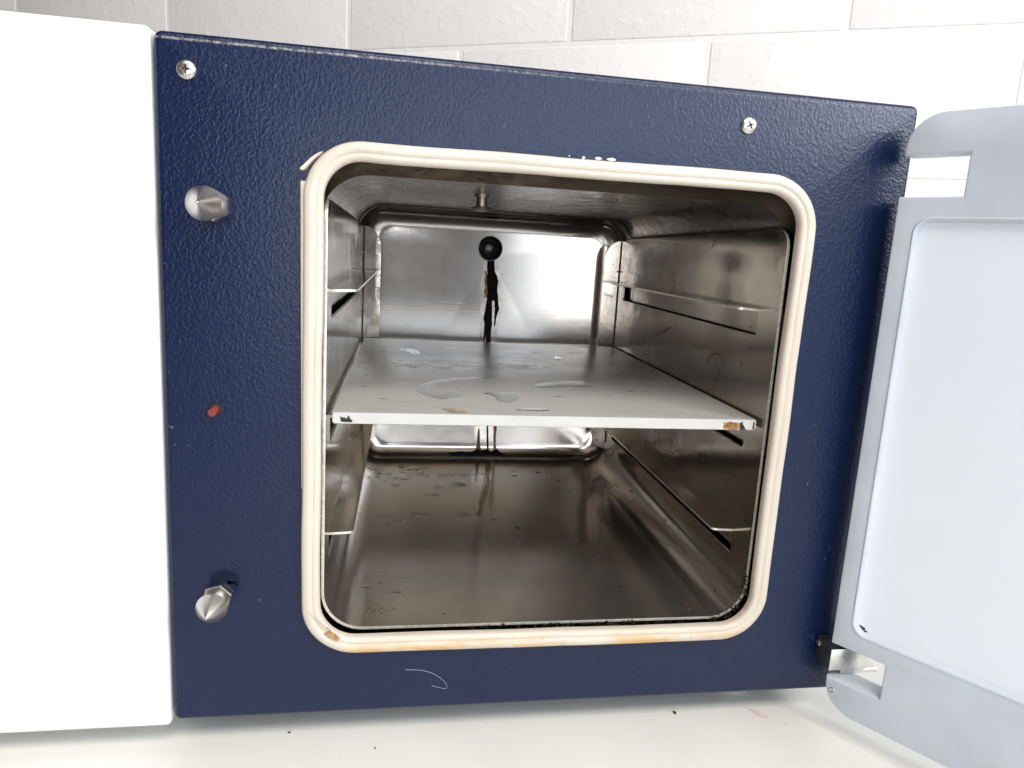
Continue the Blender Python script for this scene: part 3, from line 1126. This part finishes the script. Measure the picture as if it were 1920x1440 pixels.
for k in range(22):
    x, y = rnd.uniform(-0.142, -0.09), rnd.triangular(0.04, 0.335, 0.26)
    L2_ = rnd.uniform(0.0012, 0.0042)
    P = stroke([(x - L2_, y), (x, y + rnd.uniform(-.001, .001)), (x + L2_, y)], rnd.uniform(0.0005, 0.0012))
    zz = 0.0
    P = [(max(px, -0.1455), py) for px, py in ragged(P, 0.0004, 3, 50 + k)]
    bm = slab_poly([(px, py, 0.1475) for px, py in P], (0, 0, 1), 0.00008)
    SPOTS.append(bm)

# ------------------------------------------------------------------ shelf
ZS = 0.1475
shelf = root('shelf', 'wet satin steel shelf on the middle rails with a chipped bright front lip', 'shelf', (0.0, 0.18, 0.1402))
bm = bmesh.new()
box(bm, -0.1465, 0.1465, 0.0056, 0.3546, ZS - 0.0012, ZS, 0.0005, 2)
for f in bm.faces:
    f.normal_update()
    f.material_index = 1 if f.normal.z < -0.5 else 0
obj('shelf_top', bm, [SHELF, UNDER], shelf)
bm = bmesh.new()
L_ = [(x, 0.0048, z) for x, z in rr2(-0.1462, 0.1458, 0.1404, ZS - 0.0001, 0.0016, 5)]
A = loop(bm, [(x, 0.0054, z) for x, z in rr2(-0.1466, 0.1462, 0.1400, ZS + 0.0002, 0.0018, 5)])
B_ = loop(bm, L_)
Cc = loop(bm, [(x, 0.0066, z) for x, z in rr2(-0.1466, 0.1462, 0.1400, ZS - 0.0014, 0.0010, 5)])
bridge(bm, A, B_)
bridge(bm, A, Cc)
fill(bm, [B_])
fill(bm, [Cc])
obj('front_lip', bm, LIP, shelf)
for sx in (-1, 1):
    bm = bmesh.new()
    box(bm, sx * 0.1465 - 0.0006, sx * 0.1465 + 0.0006, 0.0085, 0.3540, 0.1404, ZS - 0.0002, 0.0003, 1)
    obj('side_lip', bm, SHELF, shelf)
bm = bmesh.new()
box(bm, -0.1455, 0.1455, 0.3548, 0.3560, 0.1404, ZS - 0.0002, 0.0003, 1)
obj('rear_lip', bm, SHELF, shelf)


def lip_patch(name, P, m, off, seed, amp=0.00035):
    bm = slab_poly([(x, 0.0048, z) for x, z in ragged(P, amp, 3, seed)], (0, -1, 0), off, 0.0)
    return obj(name, bm, m, shelf, smooth=0)


lip_patch('rust_spot', [(0.1212, 0.1453), (0.1265, 0.1461), (0.1336, 0.1456), (0.1338, 0.1413), (0.1313, 0.1406), (0.1272, 0.1405), (0.1214, 0.1411)], RUSTM, 0.00015, 1)
lip_patch('paint_loss', [(0.1336, 0.1452), (0.1359, 0.1464), (0.1357, 0.1446), (0.1378, 0.1417), (0.1397, 0.1404), (0.1343, 0.1404)], RECESS, 0.0003, 2, 0.0002)
lip_patch('paint_loss', [(-0.1413, 0.1451), (-0.1411, 0.1417), (-0.1345, 0.1413), (-0.1335, 0.1423), (-0.1352, 0.1437), (-0.1363, 0.1455), (-0.1373, 0.1439), (-0.1393, 0.1444), (-0.1405, 0.1442)], RECESS, 0.0003, 3, 0.00025)
lip_patch('paint_loss', [(0.1438, 0.1458), (0.1446, 0.1462), (0.1448, 0.1408), (0.1436, 0.1408)], RECESS, 0.0003, 4, 0.0001)
RA = [(-0.0768, 0.0202), (-0.0714, 0.0232), (-0.0598, 0.0153), (-0.0582, 0.0081), (-0.0693, 0.0079), (-0.0734, 0.0143)]
bm = slab_poly([(x, y, ZS) for x, y in ragged(chaikin(RA, 1), 0.0008, 2, 5)], (0, 0, 1), 0.0001, 0.0)
obj('residue_spot', bm, TAN, shelf, smooth=0)
for bm in SPOTS:
    obj('scorch_mark', bm, SPOTM, shelf, smooth=0)

# ------------------------------------------------------------------ puddles on the shelf
PUD = {
    'A': ([(-0.0941, 0.0828), (-0.0803, 0.1164), (-0.0651, 0.1278), (-0.0417, 0.1378), (-0.0247, 0.1353), (-0.0252, 0.1313), (-0.0425, 0.1299), (-0.062, 0.1188), (-0.0772, 0.1034), (-0.0829, 0.0899), (-0.0712, 0.083), (-0.0578, 0.0789), (-0.057, 0.0575), (-0.0677, 0.0564), (-0.0715, 0.0474), (-0.0824, 0.055), (-0.091, 0.069)],
          'hook shaped water film on the left half of the shelf', 0.00015),
    'B': ([(0.0035, 0.1046), (0.0086, 0.1169), (0.0301, 0.1272), (0.0512, 0.1328), (0.0557, 0.1228), (0.0601, 0.1133), (0.0489, 0.1052), (0.0299, 0.1045), (0.0091, 0.098)],
          'long water puddle with a bright tip, right of the shelf centre', 0.00045),
    'C': ([(-0.0446, 0.074), (-0.0304, 0.0772), (-0.0195, 0.0808), (-0.0128, 0.0735), (-0.0168, 0.0542), (-0.0264, 0.0405), (-0.0344, 0.0467), (-0.0339, 0.0636)],
          'blunt water puddle in the middle of the shelf, left of the long one', 0.00022),
    'D': ([(-0.0294, 0.0203), (-0.015, 0.0276), (0.0004, 0.025), (-0.0014, 0.0193), (-0.0147, 0.0186)],
          'thin sliver of water closest to the front lip of the shelf', 0.0003),
    'E': ([(0.0528, 0.2549), (0.0579, 0.2645), (0.0627, 0.255), (0.0555, 0.2454)],
          'single small water drop at the rear right of the shelf', 0.0005),
    'F': ([(-0.1094, 0.277), (-0.1002, 0.2852), (-0.0875, 0.2803), (-0.0849, 0.2498), (-0.0936, 0.2437), (-0.0959, 0.2641)],
          'small water patch at the rear left of the shelf', 0.0002),
}
for k, (P, lab, h) in PUD.items():
    bm = slab_poly([(x, y, ZS + 0.0001) for x, y in ragged(chaikin(P, 2), 0.00025, 1, 3)], (0, 0, 1), h * 0.55, 0.0034)
    # close the underside
    es = [e for e in bm.edges if e.is_boundary]
    bmesh.ops.triangle_fill(bm, use_beauty=True, edges=es)
    cx = sum(p[0] for p in P) / len(P)
    cy = sum(p[1] for p in P) / len(P)
    o = obj('puddle', bm, WATER, None, smooth=80, origin=(cx, cy, ZS))
    tagt(o, lab, 'puddle', 'water puddles left on the shelf')

# ------------------------------------------------------------------ small loose things
HAIR = [(-0.0952, -0.0305), (-0.0913, -0.0307), (-0.084, -0.0314), (-0.0759, -0.0342), (-0.0691, -0.0394), (-0.066, -0.0437), (-0.0666, -0.0461), (-0.0718, -0.045), (-0.077, -0.0431)]
pts = []
for i in range(len(HAIR) - 1):
    p0, p1, p2, p3 = HAIR[max(i - 1, 0)], HAIR[i], HAIR[i + 1], HAIR[min(i + 2, len(HAIR) - 1)]
    for k in range(6):
        f = k / 6
        q = []
        for d in (0, 1):
            q.append(0.5 * (2 * p1[d] + (p2[d] - p0[d]) * f + (2 * p0[d] - 5 * p1[d] + 4 * p2[d] - p3[d]) * f * f + (3 * p1[d] - p0[d] - 3 * p2[d] + p3[d]) * f ** 3))
        pts.append((q[0], YP - 0.0004, q[1]))
bm = bmesh.new()
tube(bm, pts, 0.00011)
o = obj('fibre', bm, HAIRM, None, origin=(-0.08, YP, -0.038))
tagt(o, 'pale curled fibre stuck to the navy panel below the chamber', 'fibre')

bm = slab_poly([(x, YP - 0.0005, z) for x, z in ragged([(0.1428, 0.0008), (0.1447, 0.0025), (0.1462, 0.0012), (0.1482, 0.0002), (0.1480, -0.0026), (0.1436, -0.0010)], 0.0003, 2, 2)], (0, -1, 0), 0.0007, 0.0002)
o = obj('teal_flake', bm, TEAL, None, origin=(0.145, YP, 0.0))
tagt(o, 'teal flake lodged in the lower right corner of the door seal', 'flake')

for i, (x, y, s, st, lab) in enumerate((
        (0.1079, 0.0035, 0.0009, 1.7, 'black crumb on the countertop left of the visible oven foot'),
        (-0.1729, 0.0044, 0.0009, 1.8, 'elongated black crumb on the countertop near the left end of the navy panel'),
        (-0.1137, -0.0151, 0.0006, 1.2, 'tiny dark crumb at the bottom edge of the photo, lower left'),
        (0.1875, -0.0154, 0.0005, 1.0, 'tiny dark crumb on the countertop below the pink streak'))):
    rnd = random.Random(i)
    bm = bmesh.new()
    r = bmesh.ops.create_icosphere(bm, subdivisions=2, radius=s, matrix=Matrix.Translation((x, y, ZT + s * 0.4)))
    for v in r['verts']:
        d = v.co - Vector((x, y, ZT + s * 0.4))
        d.x *= st * 0.6 + 0.2
        d.y *= st * (1.2 if i % 2 == 0 else 0.5)
        d.z *= 0.5
        d *= 0.75 + 0.5 * rnd.random()
        v.co = Vector((x, y, ZT + s * 0.4)) + d
        v.co.z = max(v.co.z, ZT + 0.00005)
    o = obj('crumb', bm, CRUMB, None, smooth=0, origin=(x, y, ZT))
    tagt(o, lab, 'crumb', 'dark crumbs scattered on the countertop')
STREAK = [(0.1644, 0.0066), (0.1666, 0.0068), (0.1735, 0.0010), (0.1810, -0.0067), (0.1755, -0.0093), (0.1690, -0.0020)]
bm = slab_poly([(x, y, ZT) for x, y in ragged(chaikin(STREAK, 2), 0.0004, 2, 4)], (0, 0, 1), 0.0001, 0.0)
o = obj('pink_streak', bm, PINK, ct, smooth=0)
